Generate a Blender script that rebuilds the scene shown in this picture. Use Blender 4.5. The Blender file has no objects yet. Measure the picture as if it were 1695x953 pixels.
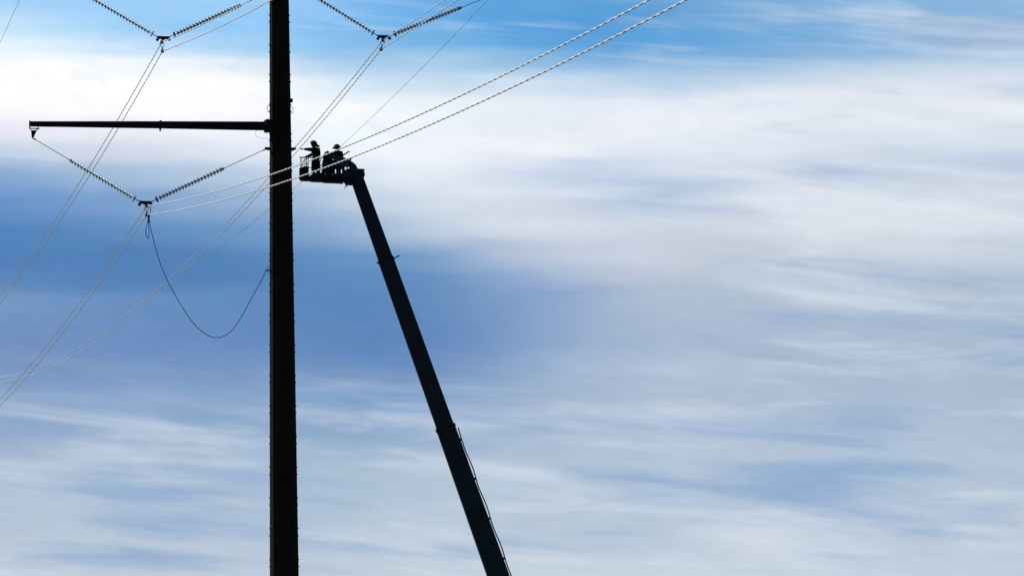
import bpy, math, random
import numpy as np
from mathutils import Vector, Matrix

random.seed(7)
sc = bpy.context.scene
COL = sc.collection
R = math.radians

# ------------------------------------------------------------------ camera
# the photograph fills x 0..1120, y 0..496 of a 1695 x 953 frame; its optical
# axis is at (560, 248), so the lens is shifted.
FW, FH = 1695.0, 953.0
F, CX, CY = 6222.0, 560.0, 248.0
HORIZON, ROLL = 1113.6, -0.011
EYE = Vector((0, 0, 1.6))
_p = math.atan((HORIZON - CY) / F)
_fw = Vector((0, math.cos(_p), math.sin(_p)))
_up0 = Vector((0, -math.sin(_p), math.cos(_p)))
_rt0 = Vector((1, 0, 0))
RT = math.cos(ROLL) * _rt0 + math.sin(ROLL) * _up0
UP = math.cos(ROLL) * _up0 - math.sin(ROLL) * _rt0
cam = bpy.data.cameras.new("camera")
cam.sensor_width = 36.0
cam.lens = F * 36.0 / FW
cam.shift_x = (FW / 2 - CX) / FW
cam.shift_y = -(FH / 2 - CY) / FW
cam.clip_start = 0.5
cam.clip_end = 20000
camo = bpy.data.objects.new("camera", cam)
COL.objects.link(camo)
M = Matrix((RT, UP, -_fw)).transposed().to_4x4()
M.translation = EYE
camo.matrix_world = M
sc.camera = camo

# ------------------------------------------------------------------ light
SUN_AZ, SUN_EL = R(-38), R(40)          # azimuth from +Y towards +X
sd = Vector((math.sin(SUN_AZ) * math.cos(SUN_EL), math.cos(SUN_AZ) * math.cos(SUN_EL), math.sin(SUN_EL)))
sun = bpy.data.lights.new("sun", 'SUN')
sun.energy = 5.0
sun.angle = R(0.5)
sun.color = (1.0, 0.96, 0.9)
suno = bpy.data.objects.new("sun", sun)
suno.rotation_euler = sd.to_track_quat('Z', 'Y').to_euler()
suno.location = (-60, 120, 90)
COL.objects.link(suno)
sc.view_settings.view_transform = 'Standard'
sc.view_settings.look = 'None'
sc.view_settings.exposure = 0.0
sc.view_settings.gamma = 1.0


def lin(c):
    return tuple(((v / 255) / 12.92 if v <= 10 else (((v / 255) + 0.055) / 1.055) ** 2.4) for v in c)


# ------------------------------------------------------------------ sky
world = bpy.data.worlds.new("World")
sc.world = world
world.use_nodes = True
nt = world.node_tree
nt.nodes.clear()
L = nt.links


def node(t, **kw):
    n = nt.nodes.new(t)
    for k, v in kw.items():
        setattr(n, k, v)
    return n


def math_n(op, a, b=None, c=None):
    n = node('ShaderNodeMath', operation=op)
    for i, v in enumerate((a, b, c)):
        if v is None:
            continue
        if isinstance(v, (int, float)):
            n.inputs[i].default_value = v
        else:
            L.new(v, n.inputs[i])
    return n.outputs[0]


def smooth(v, a, b, t='SMOOTHSTEP', lo=0.0, hi=1.0):
    n = node('ShaderNodeMapRange', interpolation_type=t)
    L.new(v, n.inputs['Value'])
    n.inputs['From Min'].default_value = a
    n.inputs['From Max'].default_value = b
    n.inputs['To Min'].default_value = lo
    n.inputs['To Max'].default_value = hi
    return n.outputs['Result']


def mixc(f, a, b, mode='MIX'):
    n = node('ShaderNodeMix', data_type='RGBA', blend_type=mode)
    if isinstance(f, (int, float)):
        n.inputs[0].default_value = f
    else:
        L.new(f, n.inputs[0])
    for s, v in ((n.inputs[6], a), (n.inputs[7], b)):
        if isinstance(v, tuple):
            s.default_value = (*v, 1)
        else:
            L.new(v, s)
    return n.outputs[2]


tc = node('ShaderNodeTexCoord')
sep = node('ShaderNodeSeparateXYZ')
L.new(tc.outputs['Generated'], sep.inputs[0])
az = math_n('ARCTAN2', sep.outputs[0], sep.outputs[1])      # heading of the view line
el = math_n('ARCSINE', sep.outputs[2])                      # its height over the horizon
# degrees of sky, in units in which 6222 make one radian
U = math_n('MULTIPLY', az, F)
V = math_n('MULTIPLY', el, -F)
U = math_n('ADD', U, CX)
V = math_n('ADD', V, HORIZON)
comb = node('ShaderNodeCombineXYZ')                         # cirrus threads sink gently to the right
L.new(U, comb.inputs[0])
L.new(math_n('SUBTRACT', V, math_n('MULTIPLY', U, 0.085)), comb.inputs[1])


def noise(sx, sy, off, detail=4.0, rough=0.55, dist=0.0, rot=0.0):
    m = node('ShaderNodeMapping')
    m.inputs['Scale'].default_value = (sx, sy, 1)
    m.inputs['Location'].default_value = (off, off * 0.37, off * 1.7)
    m.inputs['Rotation'].default_value = (0, 0, rot)
    L.new(comb.outputs[0], m.inputs[0])
    n = node('ShaderNodeTexNoise')
    n.inputs['Scale'].default_value = 1.0
    n.inputs['Detail'].default_value = detail
    n.inputs['Roughness'].default_value = rough
    n.inputs['Distortion'].default_value = dist
    L.new(m.outputs[0], n.inputs['Vector'])
    return n.outputs[0]


warp1 = math_n('SUBTRACT', noise(1 / 260, 1 / 90, 3.1, 3.0, 0.5, 0.6), 0.5)
warp2 = math_n('SUBTRACT', noise(1 / 420, 1 / 34, 9.3, 5.0, 0.6, 0.4, 0.05), 0.5)
Uw = math_n('ADD', U, math_n('MULTIPLY', warp1, 120.0))
Vw = math_n('ADD', math_n('ADD', V, math_n('MULTIPLY', warp1, 34.0)), math_n('MULTIPLY', warp2, 30.0))

XS = [-200, 0, 150, 300, 440, 530, 620, 720, 820, 920, 1020, 1120, 1400, 1900]
ROWS = [
 (-80, [(110,175,232),(118,182,238),(112,178,236),(106,174,236),(104,172,236),(110,174,235),(120,180,236),(112,172,230),(96,164,226),(88,160,222),(84,156,218),(92,160,215),(110,168,220),(140,185,225)]),
 (0,   [(165,210,248),(166,210,249),(152,204,249),(162,208,249),(160,207,249),(140,194,241),(124,184,238),(112,174,232),(96,164,224),(100,166,220),(104,166,218),(106,168,218),(120,172,218),(145,188,225)]),
 (45,  [(205,232,250),(200,230,251),(165,212,250),(150,203,248),(142,200,248),(132,192,240),(122,186,238),(106,174,230),(90,162,224),(86,160,222),(84,154,214),(98,160,214),(128,176,220),(150,190,226)]),
 (80, [(238,249,254),(232,247,254),(206,232,252),(180,216,249),(160,208,246),(142,196,238),(132,188,236),(118,180,230),(104,170,224),(92,162,221),(90,160,219),(96,163,219),(122,176,221),(165,198,228)]),
 (110, [(255,255,255),(255,255,255),(253,254,255),(242,248,254),(226,238,250),(178,210,240),(164,204,236),(176,208,234),(150,194,228),(126,180,224),(114,172,221),(116,171,220),(138,181,221),(185,208,230)]),
 (150, [(255,255,255),(255,255,255),(255,255,255),(255,255,255),(252,254,255),(226,240,250),(206,228,246),(196,220,238),(206,225,241),(200,220,239),(186,212,235),(172,202,230),(188,210,231),(205,218,232)]),
 (185, [(250,250,254),(252,252,255),(252,252,255),(252,253,255),(252,252,255),(250,253,255),(248,252,255),(236,243,252),(230,238,247),(226,234,245),(229,236,247),(231,237,247),(220,228,240),(222,229,238)]),
 (222, [(228,230,242),(234,236,248),(236,236,247),(240,241,250),(238,242,252),(238,246,253),(242,249,253),(236,241,249),(234,239,248),(229,235,246),(230,236,247),(231,236,246),(228,233,242),(220,226,236)]),
 (255, [(180,200,226),(196,212,232),(208,216,234),(220,226,240),(228,234,246),(234,242,251),(240,246,253),(245,249,254),(241,244,251),(236,240,249),(222,230,243),(214,224,240),(215,224,236),(210,220,232)]),
 (295, [(126,162,206),(132,168,212),(156,184,216),(172,196,220),(190,207,228),(204,218,236),(222,233,245),(228,237,247),(214,226,240),(170,194,223),(184,204,228),(196,210,229),(190,206,226),(188,204,224)]),
 (340, [(98,142,196),(100,146,200),(120,158,206),(138,170,208),(152,180,214),(168,192,220),(198,213,231),(213,223,236),(213,222,235),(208,217,232),(176,198,224),(168,192,220),(196,208,224),(192,205,222)]),
 (385, [(84,130,186),(84,132,188),(90,137,190),(98,144,194),(118,157,202),(136,171,208),(160,186,216),(188,205,223),(206,215,229),(214,219,231),(209,216,230),(200,209,224),(200,210,224),(192,204,220)]),
 (430, [(86,130,188),(84,130,186),(82,128,184),(82,129,183),(90,137,189),(98,144,193),(106,150,197),(130,163,202),(172,190,216),(192,202,222),(200,208,224),(198,207,222),(196,206,222),(186,200,218)]),
 (465, [(92,136,188),(90,135,188),(86,132,186),(84,130,184),(86,132,186),(94,138,189),(94,138,189),(106,147,194),(134,164,204),(168,186,212),(188,199,216),(192,203,218),(188,200,216),(180,196,214)]),
 (496, [(120,152,196),(118,151,196),(108,146,194),(102,142,192),(98,139,190),(90,133,186),(94,136,188),(102,143,191),(120,154,198),(138,166,204),(168,186,210),(178,194,212),(178,194,212),(172,190,210)]),
 (570, [(116,148,194),(114,147,194),(108,143,192),(104,141,191),(102,139,190),(98,137,188),(94,134,187),(98,136,188),(112,148,194),(144,170,204),(160,180,208),(168,186,210),(170,188,210),(165,184,208)]),
 (680, [(138,164,200),(136,164,200),(138,166,202),(142,170,204),(138,168,203),(130,162,200),(126,159,198),(132,163,200),(144,172,204),(164,184,210),(170,188,212),(174,192,213),(172,190,212),(168,187,210)]),
 (800, [(172,190,212),(176,194,214),(184,200,218),(180,198,216),(172,192,214),(168,190,212),(174,194,214),(180,198,216),(182,199,217),(178,196,216),(176,195,215),(178,196,216),(182,199,217),(178,196,215)]),
 (960, [(186,200,216),(188,202,218),(190,204,219),(190,204,219),(188,202,218),(190,204,219),(192,205,220),(194,206,220),(192,205,220),(190,204,219),(190,204,219),(192,205,220),(192,205,220),(190,203,218)]),
 (1113, [(196,206,218)] * 14),
]
fac_u = smooth(Uw, -200, 1900, 'LINEAR')
prev = None
for i, (vy, cols) in enumerate(ROWS):
    r = node('ShaderNodeValToRGB')
    cr = r.color_ramp
    cr.interpolation = 'B_SPLINE'
    while len(cr.elements) < len(XS):
        cr.elements.new(0.5)
    for j, x in enumerate(XS):
        cr.elements[j].position = (x + 200) / 2100
    for j, c in enumerate(cols):
        cr.elements[j].color = (*lin(c), 1)
    L.new(fac_u, r.inputs[0])
    if prev is None:
        prev = r.outputs[0]
    else:
        prev = mixc(smooth(Vw, ROWS[i - 1][0], vy, 'SMOOTHSTEP'), prev, r.outputs[0])
view_sky = prev
# thin fibrous cirrus inside the cloud sheet: lighter and bluer threads
fib = noise(1 / 340, 1 / 30, 21.0, 4.0, 0.52, 0.7)
fib2 = noise(1 / 150, 1 / 46, 41.0, 5.0, 0.6, 0.8, -0.1)
hi = smooth(fib, 0.5, 0.78, lo=0.0, hi=0.26)
lo = smooth(fib2, 0.5, 0.80, lo=0.0, hi=0.24)
top_w = smooth(V, 260, 60)
hi = math_n('MULTIPLY', hi, math_n('ADD', math_n('MULTIPLY', top_w, 0.9), 0.04))
view_sky = mixc(hi, view_sky, lin((240, 246, 252)))
view_sky = mixc(math_n('MULTIPLY', lo, math_n('ADD', math_n('MULTIPLY', smooth(V, 330, 180), 0.5), 0.08)), view_sky, lin((140, 180, 222)))

# soft ragged stratus texture in the low and the right-hand sky
st = noise(1 / 520, 1 / 76, 63.0, 7.0, 0.58, 0.45)
st2 = noise(1 / 520, 1 / 70, 87.0, 5.0, 0.52, 0.3)
wlow = math_n('MAXIMUM', smooth(V, 540, 760), smooth(U, 1130, 1320))
wlow = math_n('MULTIPLY', wlow, smooth(V, 1110, 900))
view_sky = mixc(math_n('MULTIPLY', wlow, smooth(st, 0.44, 0.70, lo=0.0, hi=0.60)), view_sky, lin((222, 229, 239)))
view_sky = mixc(math_n('MULTIPLY', wlow, smooth(st2, 0.48, 0.74, lo=0.0, hi=0.60)), view_sky, lin((120, 158, 204)))
# soft nearly level white bands in the bank right of the pole
bw = math_n('MULTIPLY', smooth(math_n('ADD', U, math_n('MULTIPLY', V, -0.75)), 330, 640), math_n('MULTIPLY', smooth(V, 120, 190), smooth(V, 520, 400)))
band = noise(1 / 700, 1 / 60, 133.0, 4.0, 0.45, 0.3)
view_sky = mixc(math_n('MULTIPLY', bw, smooth(band, 0.40, 0.66, lo=0.0, hi=0.46)), view_sky, lin((240, 243, 249)))
# faint unevenness everywhere, as cloud has
gr = noise(1 / 120, 1 / 40, 5.0, 8.0, 0.62, 0.5)
hsv = node('ShaderNodeHueSaturation')
L.new(view_sky, hsv.inputs['Color'])
L.new(smooth(gr, 0.3, 0.7, 'LINEAR', 0.965, 1.035), hsv.inputs['Value'])
view_sky = hsv.outputs[0]

# the rest of the sky: clear Nishita blue with the same kind of cirrus sheets
nish = node('ShaderNodeTexSky', sky_type='NISHITA')
nish.sun_disc = False
nish.sun_elevation = SUN_EL
nish.sun_rotation = SUN_AZ
nish.air_density = 1.0
nish.dust_density = 0.6
nish.ozone_density = 1.5
m3 = node('ShaderNodeMapping')
m3.inputs['Scale'].default_value = (2.2, 2.2, 7.0)
L.new(tc.outputs['Generated'], m3.inputs[0])
n3 = node('ShaderNodeTexNoise')
n3.inputs['Scale'].default_value = 1.6
n3.inputs['Detail'].default_value = 7
n3.inputs['Roughness'].default_value = 0.6
n3.inputs['Distortion'].default_value = 0.5
L.new(m3.outputs[0], n3.inputs['Vector'])
cover = smooth(n3.outputs[0], 0.42, 0.72, lo=0.0, hi=0.75)
dotn = node('ShaderNodeVectorMath', operation='DOT_PRODUCT')
L.new(tc.outputs['Generated'], dotn.inputs[0])
dotn.inputs[1].default_value = sd
glow = smooth(dotn.outputs['Value'], -0.2, 0.95, lo=0.16, hi=0.85)   # cirrus scatters light forward
cl = node('ShaderNodeCombineColor')
L.new(math_n('MULTIPLY', glow, 0.97), cl.inputs[0])
L.new(glow, cl.inputs[1])
L.new(math_n('MULTIPLY', glow, 1.06), cl.inputs[2])
bgN = node('ShaderNodeBackground')
L.new(nish.outputs[0], bgN.inputs[0])
bgN.inputs[1].default_value = 0.05
bgC = node('ShaderNodeBackground')
L.new(cl.outputs[0], bgC.inputs[0])
bgC.inputs[1].default_value = 0.9
ms = node('ShaderNodeMixShader')
L.new(cover, ms.inputs[0])
L.new(bgN.outputs[0], ms.inputs[1])
L.new(bgC.outputs[0], ms.inputs[2])
bgV = node('ShaderNodeBackground')
L.new(view_sky, bgV.inputs[0])
bgV.inputs[1].default_value = 1.0
inx = math_n('MULTIPLY', smooth(U, -1500, -300), smooth(U, 3200, 2000))
iny = math_n('MULTIPLY', smooth(V, -1500, -300), smooth(V, 1500, 1113))
ms2 = node('ShaderNodeMixShader')
L.new(math_n('MULTIPLY', inx, iny), ms2.inputs[0])
L.new(ms.outputs[0], ms2.inputs[1])
L.new(bgV.outputs[0], ms2.inputs[2])
wo = node('ShaderNodeOutputWorld')
L.new(ms2.outputs[0], wo.inputs[0])


# ------------------------------------------------------------------ materials
def mat(name, base, rough=0.6, metal=0.0, var=0.35, scale=6.0, bump=0.0, trans=0.0, coat=0.0, spec=0.5):
    m = bpy.data.materials.new(name)
    m.use_nodes = True
    t = m.node_tree
    b = t.nodes['Principled BSDF']
    b.inputs['Roughness'].default_value = rough
    b.inputs['Metallic'].default_value = metal
    b.inputs['Specular IOR Level'].default_value = spec
    b.inputs['Transmission Weight'].default_value = trans
    b.inputs['Coat Weight'].default_value = coat
    tx = t.nodes.new('ShaderNodeTexCoord')
    n = t.nodes.new('ShaderNodeTexNoise')
    n.inputs['Scale'].default_value = scale
    n.inputs['Detail'].default_value = 5
    t.links.new(tx.outputs['Object'], n.inputs['Vector'])
    r = t.nodes.new('ShaderNodeValToRGB')
    r.color_ramp.elements[0].position = 0.3
    r.color_ramp.elements[1].position = 0.7
    r.color_ramp.elements[0].color = (*[c * (1 - var) for c in base], 1)
    r.color_ramp.elements[1].color = (*[min(1, c * (1 + var)) for c in base], 1)
    t.links.new(n.outputs[0], r.inputs[0])
    t.links.new(r.outputs[0], b.inputs['Base Color'])
    if bump:
        bp = t.nodes.new('ShaderNodeBump')
        bp.inputs['Strength'].default_value = bump
        bp.inputs['Distance'].default_value = 0.02
        t.links.new(n.outputs[0], bp.inputs['Height'])
        t.links.new(bp.outputs[0], b.inputs['Normal'])
    return m


MT = dict(
    pole=mat('weathered_dark_steel', (0.010, 0.010, 0.012), 0.95, 0, 0.4, 1.2, 0.2, spec=0.15),
    fitting=mat('dark_galvanised_fitting', (0.018, 0.019, 0.024), 0.75, 0.0, 0.3, 30, spec=0.25),
    alu=mat('bare_aluminium_strand', (0.76, 0.77, 0.79), 0.40, 0.0, 0.04, 3.0, spec=0.7),
    wire=mat('grey_steel_wire', (0.10, 0.11, 0.12), 0.6, 0.2, 0.2, 3.0),
    faint=mat('thin_grey_wire', (0.35, 0.37, 0.38), 0.6, 0.0, 0.2, 3.0),
    lead=mat('dark_cable_jacket', (0.02, 0.022, 0.028), 0.6, 0, 0.2, 3.0),
    shell=mat('glazed_insulator_shell', (0.42, 0.46, 0.46), 0.27, 0.0, 0.12, 5.0, 0, 0, 0, spec=1.0),
    boom=mat('dark_blue_grey_paint', (0.010, 0.020, 0.034), 0.75, 0, 0.3, 1.5, 0.05, spec=0.2),
    blue=mat('navy_blue_paint', (0.008, 0.022, 0.085), 0.6, 0, 0.2, 3),
    steel=mat('dark_platform_steel', (0.01, 0.011, 0.018), 0.85, 0, 0.3, 8, spec=0.2),
    panel=mat('grey_platform_panel', (0.09, 0.11, 0.14), 0.7, 0, 0.3, 8),
    cloth=mat('dark_work_cloth', (0.010, 0.010, 0.012), 0.95, 0, 0.3, 12, 0.3, spec=0.1),
    cloth2=mat('dark_work_trousers', (0.009, 0.010, 0.014), 0.95, 0, 0.3, 12, 0.3, spec=0.1),
    skin=mat('tanned_skin', (0.11, 0.065, 0.045), 0.8, 0, 0.1, 12),
    hat=mat('dark_hard_hat_shell', (0.012, 0.012, 0.014), 0.7, 0, 0.1, 12, spec=0.2),
    leather=mat('dark_leather', (0.012, 0.010, 0.009), 0.8, 0, 0.2, 20, spec=0.2),
    grass=mat('dark_grass', (0.035, 0.040, 0.020), 0.95, 0, 0.4, 0.4, 0.4),
    soil=mat('gravel_pad', (0.13, 0.12, 0.10), 0.95, 0, 0.3, 2.0, 0.4),
)

MT['shell'].node_tree.nodes['Principled BSDF'].inputs['Alpha'].default_value = 0.78     # toughened glass lets sky through
MT['shell'].node_tree.nodes['Principled BSDF'].inputs['IOR'].default_value = 1.7


# ------------------------------------------------------------------ mesh helpers
class MB:
    def __init__(s):
        s.v, s.f, s.mi, s.cur = [], [], [], 0

    def add(s, vs, fs):
        o = len(s.v)
        s.v += [tuple(v) for v in vs]
        s.f += [tuple(i + o for i in f) for f in fs]
        s.mi += [s.cur] * len(fs)

    def box(s, c, ax, ay, az_):
        c, ax, ay, az_ = (Vector(a) for a in (c, ax, ay, az_))
        vs = [c + i * ax + j * ay + k * az_ for i in (-1, 1) for j in (-1, 1) for k in (-1, 1)]
        s.add(vs, [(0, 1, 3, 2), (4, 6, 7, 5), (0, 4, 5, 1), (2, 3, 7, 6), (0, 2, 6, 4), (1, 5, 7, 3)])

    def prism(s, poly, d):
        """poly: world points in one plane, extruded by vector d both ways"""
        d = Vector(d)
        n = len(poly)
        a = [Vector(p) - d for p in poly]
        b = [Vector(p) + d for p in poly]
        s.add(a + b, [tuple(range(n)), tuple(range(2 * n - 1, n - 1, -1))] + [(i, i + n, (i + 1) % n + n, (i + 1) % n) for i in range(n)])

    def tube(s, pts, r, n=8, caps=True):
        pts = [Vector(p) for p in pts]
        rs = r if isinstance(r, (list, tuple)) else [r] * len(pts)
        t0 = (pts[1] - pts[0]).normalized()
        ref = Vector((0, 0, 1)) if abs(t0.z) < 0.9 else Vector((0, 1, 0))
        u = t0.cross(ref).normalized()
        vs, fs = [], []
        for i, p in enumerate(pts):
            t = (pts[min(i + 1, len(pts) - 1)] - pts[max(i - 1, 0)]).normalized()
            u = (u - t * u.dot(t)).normalized()
            w = t.cross(u)
            for k in range(n):
                a = 2 * math.pi * k / n
                vs.append(p + (u * math.cos(a) + w * math.sin(a)) * rs[i])
        for i in range(len(pts) - 1):
            for k in range(n):
                k2 = (k + 1) % n
                fs.append((i * n + k, i * n + k2, (i + 1) * n + k2, (i + 1) * n + k))
        if caps:
            fs.append(tuple(range(n - 1, -1, -1)))
            fs.append(tuple(range((len(pts) - 1) * n, len(pts) * n)))
        s.add(vs, fs)

    def lathe(s, prof, o, axis, n=20):
        """prof: (radius, distance along axis)"""
        axis = Vector(axis).normalized()
        o = Vector(o)
        u = axis.orthogonal().normalized()
        w = axis.cross(u)
        vs, fs = [], []
        for r_, h in prof:
            for k in range(n):
                a = 2 * math.pi * k / n
                vs.append(o + axis * h + (u * math.cos(a) + w * math.sin(a)) * r_)
        for i in range(len(prof) - 1):
            for k in range(n):
                k2 = (k + 1) % n
                fs.append((i * n + k, i * n + k2, (i + 1) * n + k2, (i + 1) * n + k))
        s.add(vs, fs)

    def build(s, name, mats, parent=None, origin=None, smooth_=False):
        me = bpy.data.meshes.new(name)
        o = Vector(origin) if origin is not None else Vector((0, 0, 0))
        me.from_pydata([tuple(Vector(v) - o) for v in s.v], [], s.f)
        for m in (mats if isinstance(mats, (list, tuple)) else [mats]):
            me.materials.append(m)
        for p, i in zip(me.polygons, s.mi):
            p.material_index = i
            p.use_smooth = smooth_
        me.update()
        ob = bpy.data.objects.new(name, me)
        COL.objects.link(ob)
        if parent is not None:
            ob.parent = parent
            ob.location = o - WLOC[parent.name]
        else:
            ob.location = o
        WLOC[ob.name] = o
        return ob


WLOC = {}


def tag(o, label=None, cat=None, group=None, kind=None):
    for k, v in (('label', label), ('category', cat), ('group', group), ('kind', kind)):
        if v:
            o[k] = v
    return o


def thing(name, loc, label, cat, group=None):
    o = bpy.data.objects.new(name, None)
    o.empty_display_size = 0.3
    COL.objects.link(o)
    o.location = loc
    WLOC[o.name] = Vector(loc)
    return tag(o, label, cat, group)


# ------------------------------------------------------------------ the line's geometry
A0 = Vector((-2.8073, 180.872, 26.35)) + Vector((0, 0, 1.6))      # pole axis at the lower crossarm
PN = Vector((-0.18097, 0.98349, 0)).normalized()                  # line direction (away)
LAT = Vector((PN.y, -PN.x, 0))                                    # across the line, to the right
AZF, AZN = 0.19477, 0.16918
UPZ = Vector((0, 0, 1))


def ray(px, py):
    return _fw + RT * ((px - CX) / F) - UP * ((py - CY) / F)


def AP(px, py, off=0.0):
    """point in the vertical plane of the crossarms (off metres nearer the camera)"""
    r = ray(px, py)
    k = ((A0 - EYE).dot(PN) - off) / r.dot(PN)
    return EYE + r * k


def PL(px, py, Y):
    r = ray(px, py)
    return EYE + r * (Y / r.y)


# ------------------------------------------------------------------ ground
g = MB()
n = 48
ring = [Vector((9000 * math.cos(2 * math.pi * k / n), 9000 * math.sin(2 * math.pi * k / n), 0)) for k in range(n)]
g.add(ring, [tuple(range(n))])
tag(g.build('ground', MT['grass']), kind='structure')
g = MB()
pad = [Vector((3 + 26 * math.cos(a) * (1 + 0.08 * math.sin(3 * a)), 178 + 22 * math.sin(a), 0.004)) for a in [2 * math.pi * k / 40 for k in range(40)]]
g.add(pad, [tuple(range(40))])
tag(g.build('gravel_pad', MT['soil']), kind='structure')

# ------------------------------------------------------------------ pole
PB = Vector((A0.x, A0.y, 0))
pole = thing('transmission_pole', PB, 'tall dark tapered steel pole carrying crossarms and twisted conductors', 'power pole')


def prad(z):
    return (1.502 - 0.0159 * z) / 2


ZTOP = A0.z + 9.3
m = MB()
zs = [0, 8, 16, 24, A0.z + 4.0, ZTOP]
m.lathe([(prad(z) / math.cos(math.pi / 12) * 0.985, z) for z in zs] + [(0.001, ZTOP)], PB, UPZ, 12)
m.build('shaft', MT['pole'], pole, PB)
m = MB()
m.lathe([(1.35, 0.0), (1.35, 0.30), (0.8, 0.30)], PB, UPZ, 24)
m.build('foundation', MT['soil'], pole, PB)

armdir_px = 14.0


def make_arm(side, zc, tip_l=12.19):
    """one hollow tapered crossarm with flange, tip plate and hanger; side -1 left, +1 right"""
    d = LAT * side
    base = Vector((A0.x, A0.y, zc))
    dz = -0.02
    parts = []
    m = MB()
    segs = []
    for t_, hh, ww in ((0.75, 0.210, 0.20), (5.88, 0.172, 0.165), (tip_l, 0.124, 0.13)):
        zt = 0.0 - (0.0 if t_ < 1 else 0.0)
        # top edge nearly level, lower edge rising to the tip
        zc_ = {0.75: -0.005, 5.88: -0.027, tip_l: -0.079}[t_]
        segs.append((t_, hh, ww, zc_))
    vs, fs = [], []
    for (t_, hh, ww, zz) in segs:
        c = base + d * t_ + UPZ * zz
        for k in range(8):
            a = 2 * math.pi * (k + 0.5) / 8
            s_ = 1 / math.cos(math.pi / 8)
            vs.append(c + PN * (ww * s_ * math.cos(a)) + UPZ * (hh * s_ * math.sin(a)))
    for i in range(2):
        for k in range(8):
            k2 = (k + 1) % 8
            fs.append((i * 8 + k, i * 8 + k2, (i + 1) * 8 + k2, (i + 1) * 8 + k))
    fs += [tuple(range(8)), tuple(range(16, 24))]
    m.add(vs, fs)
    org = base + d * 0.75
    arm = m.build('crossarm', MT['pole'], pole, org)
    # flange against the shaft
    m = MB()
    m.box(base + d * 0.60, d * 0.17, PN * 0.30, UPZ * 0.285)
    m.box(base + d * 0.645 + UPZ * 0.0, d * 0.02, PN * 0.34, UPZ * 0.31)
    m.build('flange', MT['pole'], arm, base + d * 0.6)
    # tip plate
    m = MB()
    c = base + d * (tip_l + 0.018) + UPZ * -0.114
    m.box(c, d * 0.017, PN * 0.15, UPZ * 0.191)
    m.build('end_plate', MT['pole'], arm, c)
    # hanger: strap and triangular plate
    m = MB()
    q = base + d * tip_l - UPZ * 0.152
    m.box(q - d * 0.22 + UPZ * -0.145, d * 0.24, PN * 0.05, UPZ * 0.018)
    m.box(q - d * 0.40 + UPZ * -0.09, d * 0.012, PN * 0.05, UPZ * 0.07)
    m.box(q - d * 0.04 + UPZ * -0.18, d * 0.014, PN * 0.03, UPZ * 0.06)
    m.box(q - d * 0.34 + UPZ * -0.18, d * 0.03, PN * 0.03, UPZ * 0.05)
    tri = [q - d * 0.05 + UPZ * -0.235, q - d * 0.335 + UPZ * -0.225, q - d * 0.165 + UPZ * -0.60, q - d * 0.08 + UPZ * -0.60]
    m.prism(tri, PN * 0.02)
    m.build('hanger_plate', MT['pole'], arm, q)
    # mid-span collar with eye bolt
    m = MB()
    c = base + d * 5.88 - UPZ * 0.027
    m.box(c, d * 0.035, PN * 0.19, UPZ * 0.205)
    m.tube([c - UPZ * 0.19, c - UPZ * 0.27], 0.035, 8)
    eye = [c + UPZ * (-0.27 + 0.038 * math.sin(a)) + d * 0.045 * math.cos(a) for a in [2 * math.pi * k / 12 for k in range(13)]]
    m.tube(eye, 0.013, 6, False)
    m.build('eye_bolt', MT['pole'], arm, c)
    return arm


zup = A0.z + 8.02
make_arm(-1, A0.z)
make_arm(-1, zup, 11.34)
make_arm(1, zup)

# plates that carry the inner legs of the V strings
for zc, side in ((A0.z - 1.115, -1), (A0.z - 1.115, 1), (zup - 1.495, -1), (zup - 0.90, 1)):
    if True:
        d = LAT * side
        r_ = prad(zc)
        b_ = Vector((A0.x, A0.y, zc))
        m = MB()
        poly = [b_ + d * (r_ - 0.05) + UPZ * 0.075, b_ + d * (r_ + 0.21) + UPZ * 0.075, b_ + d * (r_ + 0.245) + UPZ * 0.03,
                b_ + d * (r_ + 0.20) - UPZ * 0.03, b_ + d * (r_ + 0.10) - UPZ * 0.075, b_ + d * (r_ - 0.05) - UPZ * 0.075]
        m.prism(poly, PN * 0.03)
        m.tube([b_ + d * (r_ + 0.17) + UPZ * 0.03 - PN * 0.06, b_ + d * (r_ + 0.17) + UPZ * 0.03 + PN * 0.06], 0.03, 8)
        m.build('string_bracket', MT['pole'], pole, b_ + d * r_)
# ladder brackets (square loops)
for zz, side in ((A0.z + 0.84, -1), (A0.z + 0.80, 1), (A0.z - 7.0, -1)):
    d = LAT * side
    r_ = prad(zz)
    b_ = Vector((A0.x, A0.y, zz))
    m = MB()
    m.tube([b_ + d * (r_ - 0.04) + UPZ * 0.155, b_ + d * (r_ + 0.07) + UPZ * 0.155, b_ + d * (r_ + 0.098) + UPZ * 0.13,
            b_ + d * (r_ + 0.11) + UPZ * 0.0, b_ + d * (r_ + 0.098) - UPZ * 0.13, b_ + d * (r_ + 0.07) - UPZ * 0.155, b_ + d * (r_ - 0.04) - UPZ * 0.155], 0.014, 6)
    m.build('ladder_clip', MT['wire'], pole, b_ + d * r_)
m = MB()
zz = A0.z + 1.27
m.box(Vector((A0.x, A0.y, zz)) + LAT * (prad(zz) + 0.035), LAT * 0.06, PN * 0.09, UPZ * 0.09)
m.build('terminal_box', MT['pole'], pole, Vector((A0.x, A0.y, zz)) + LAT * 0.6)
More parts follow.
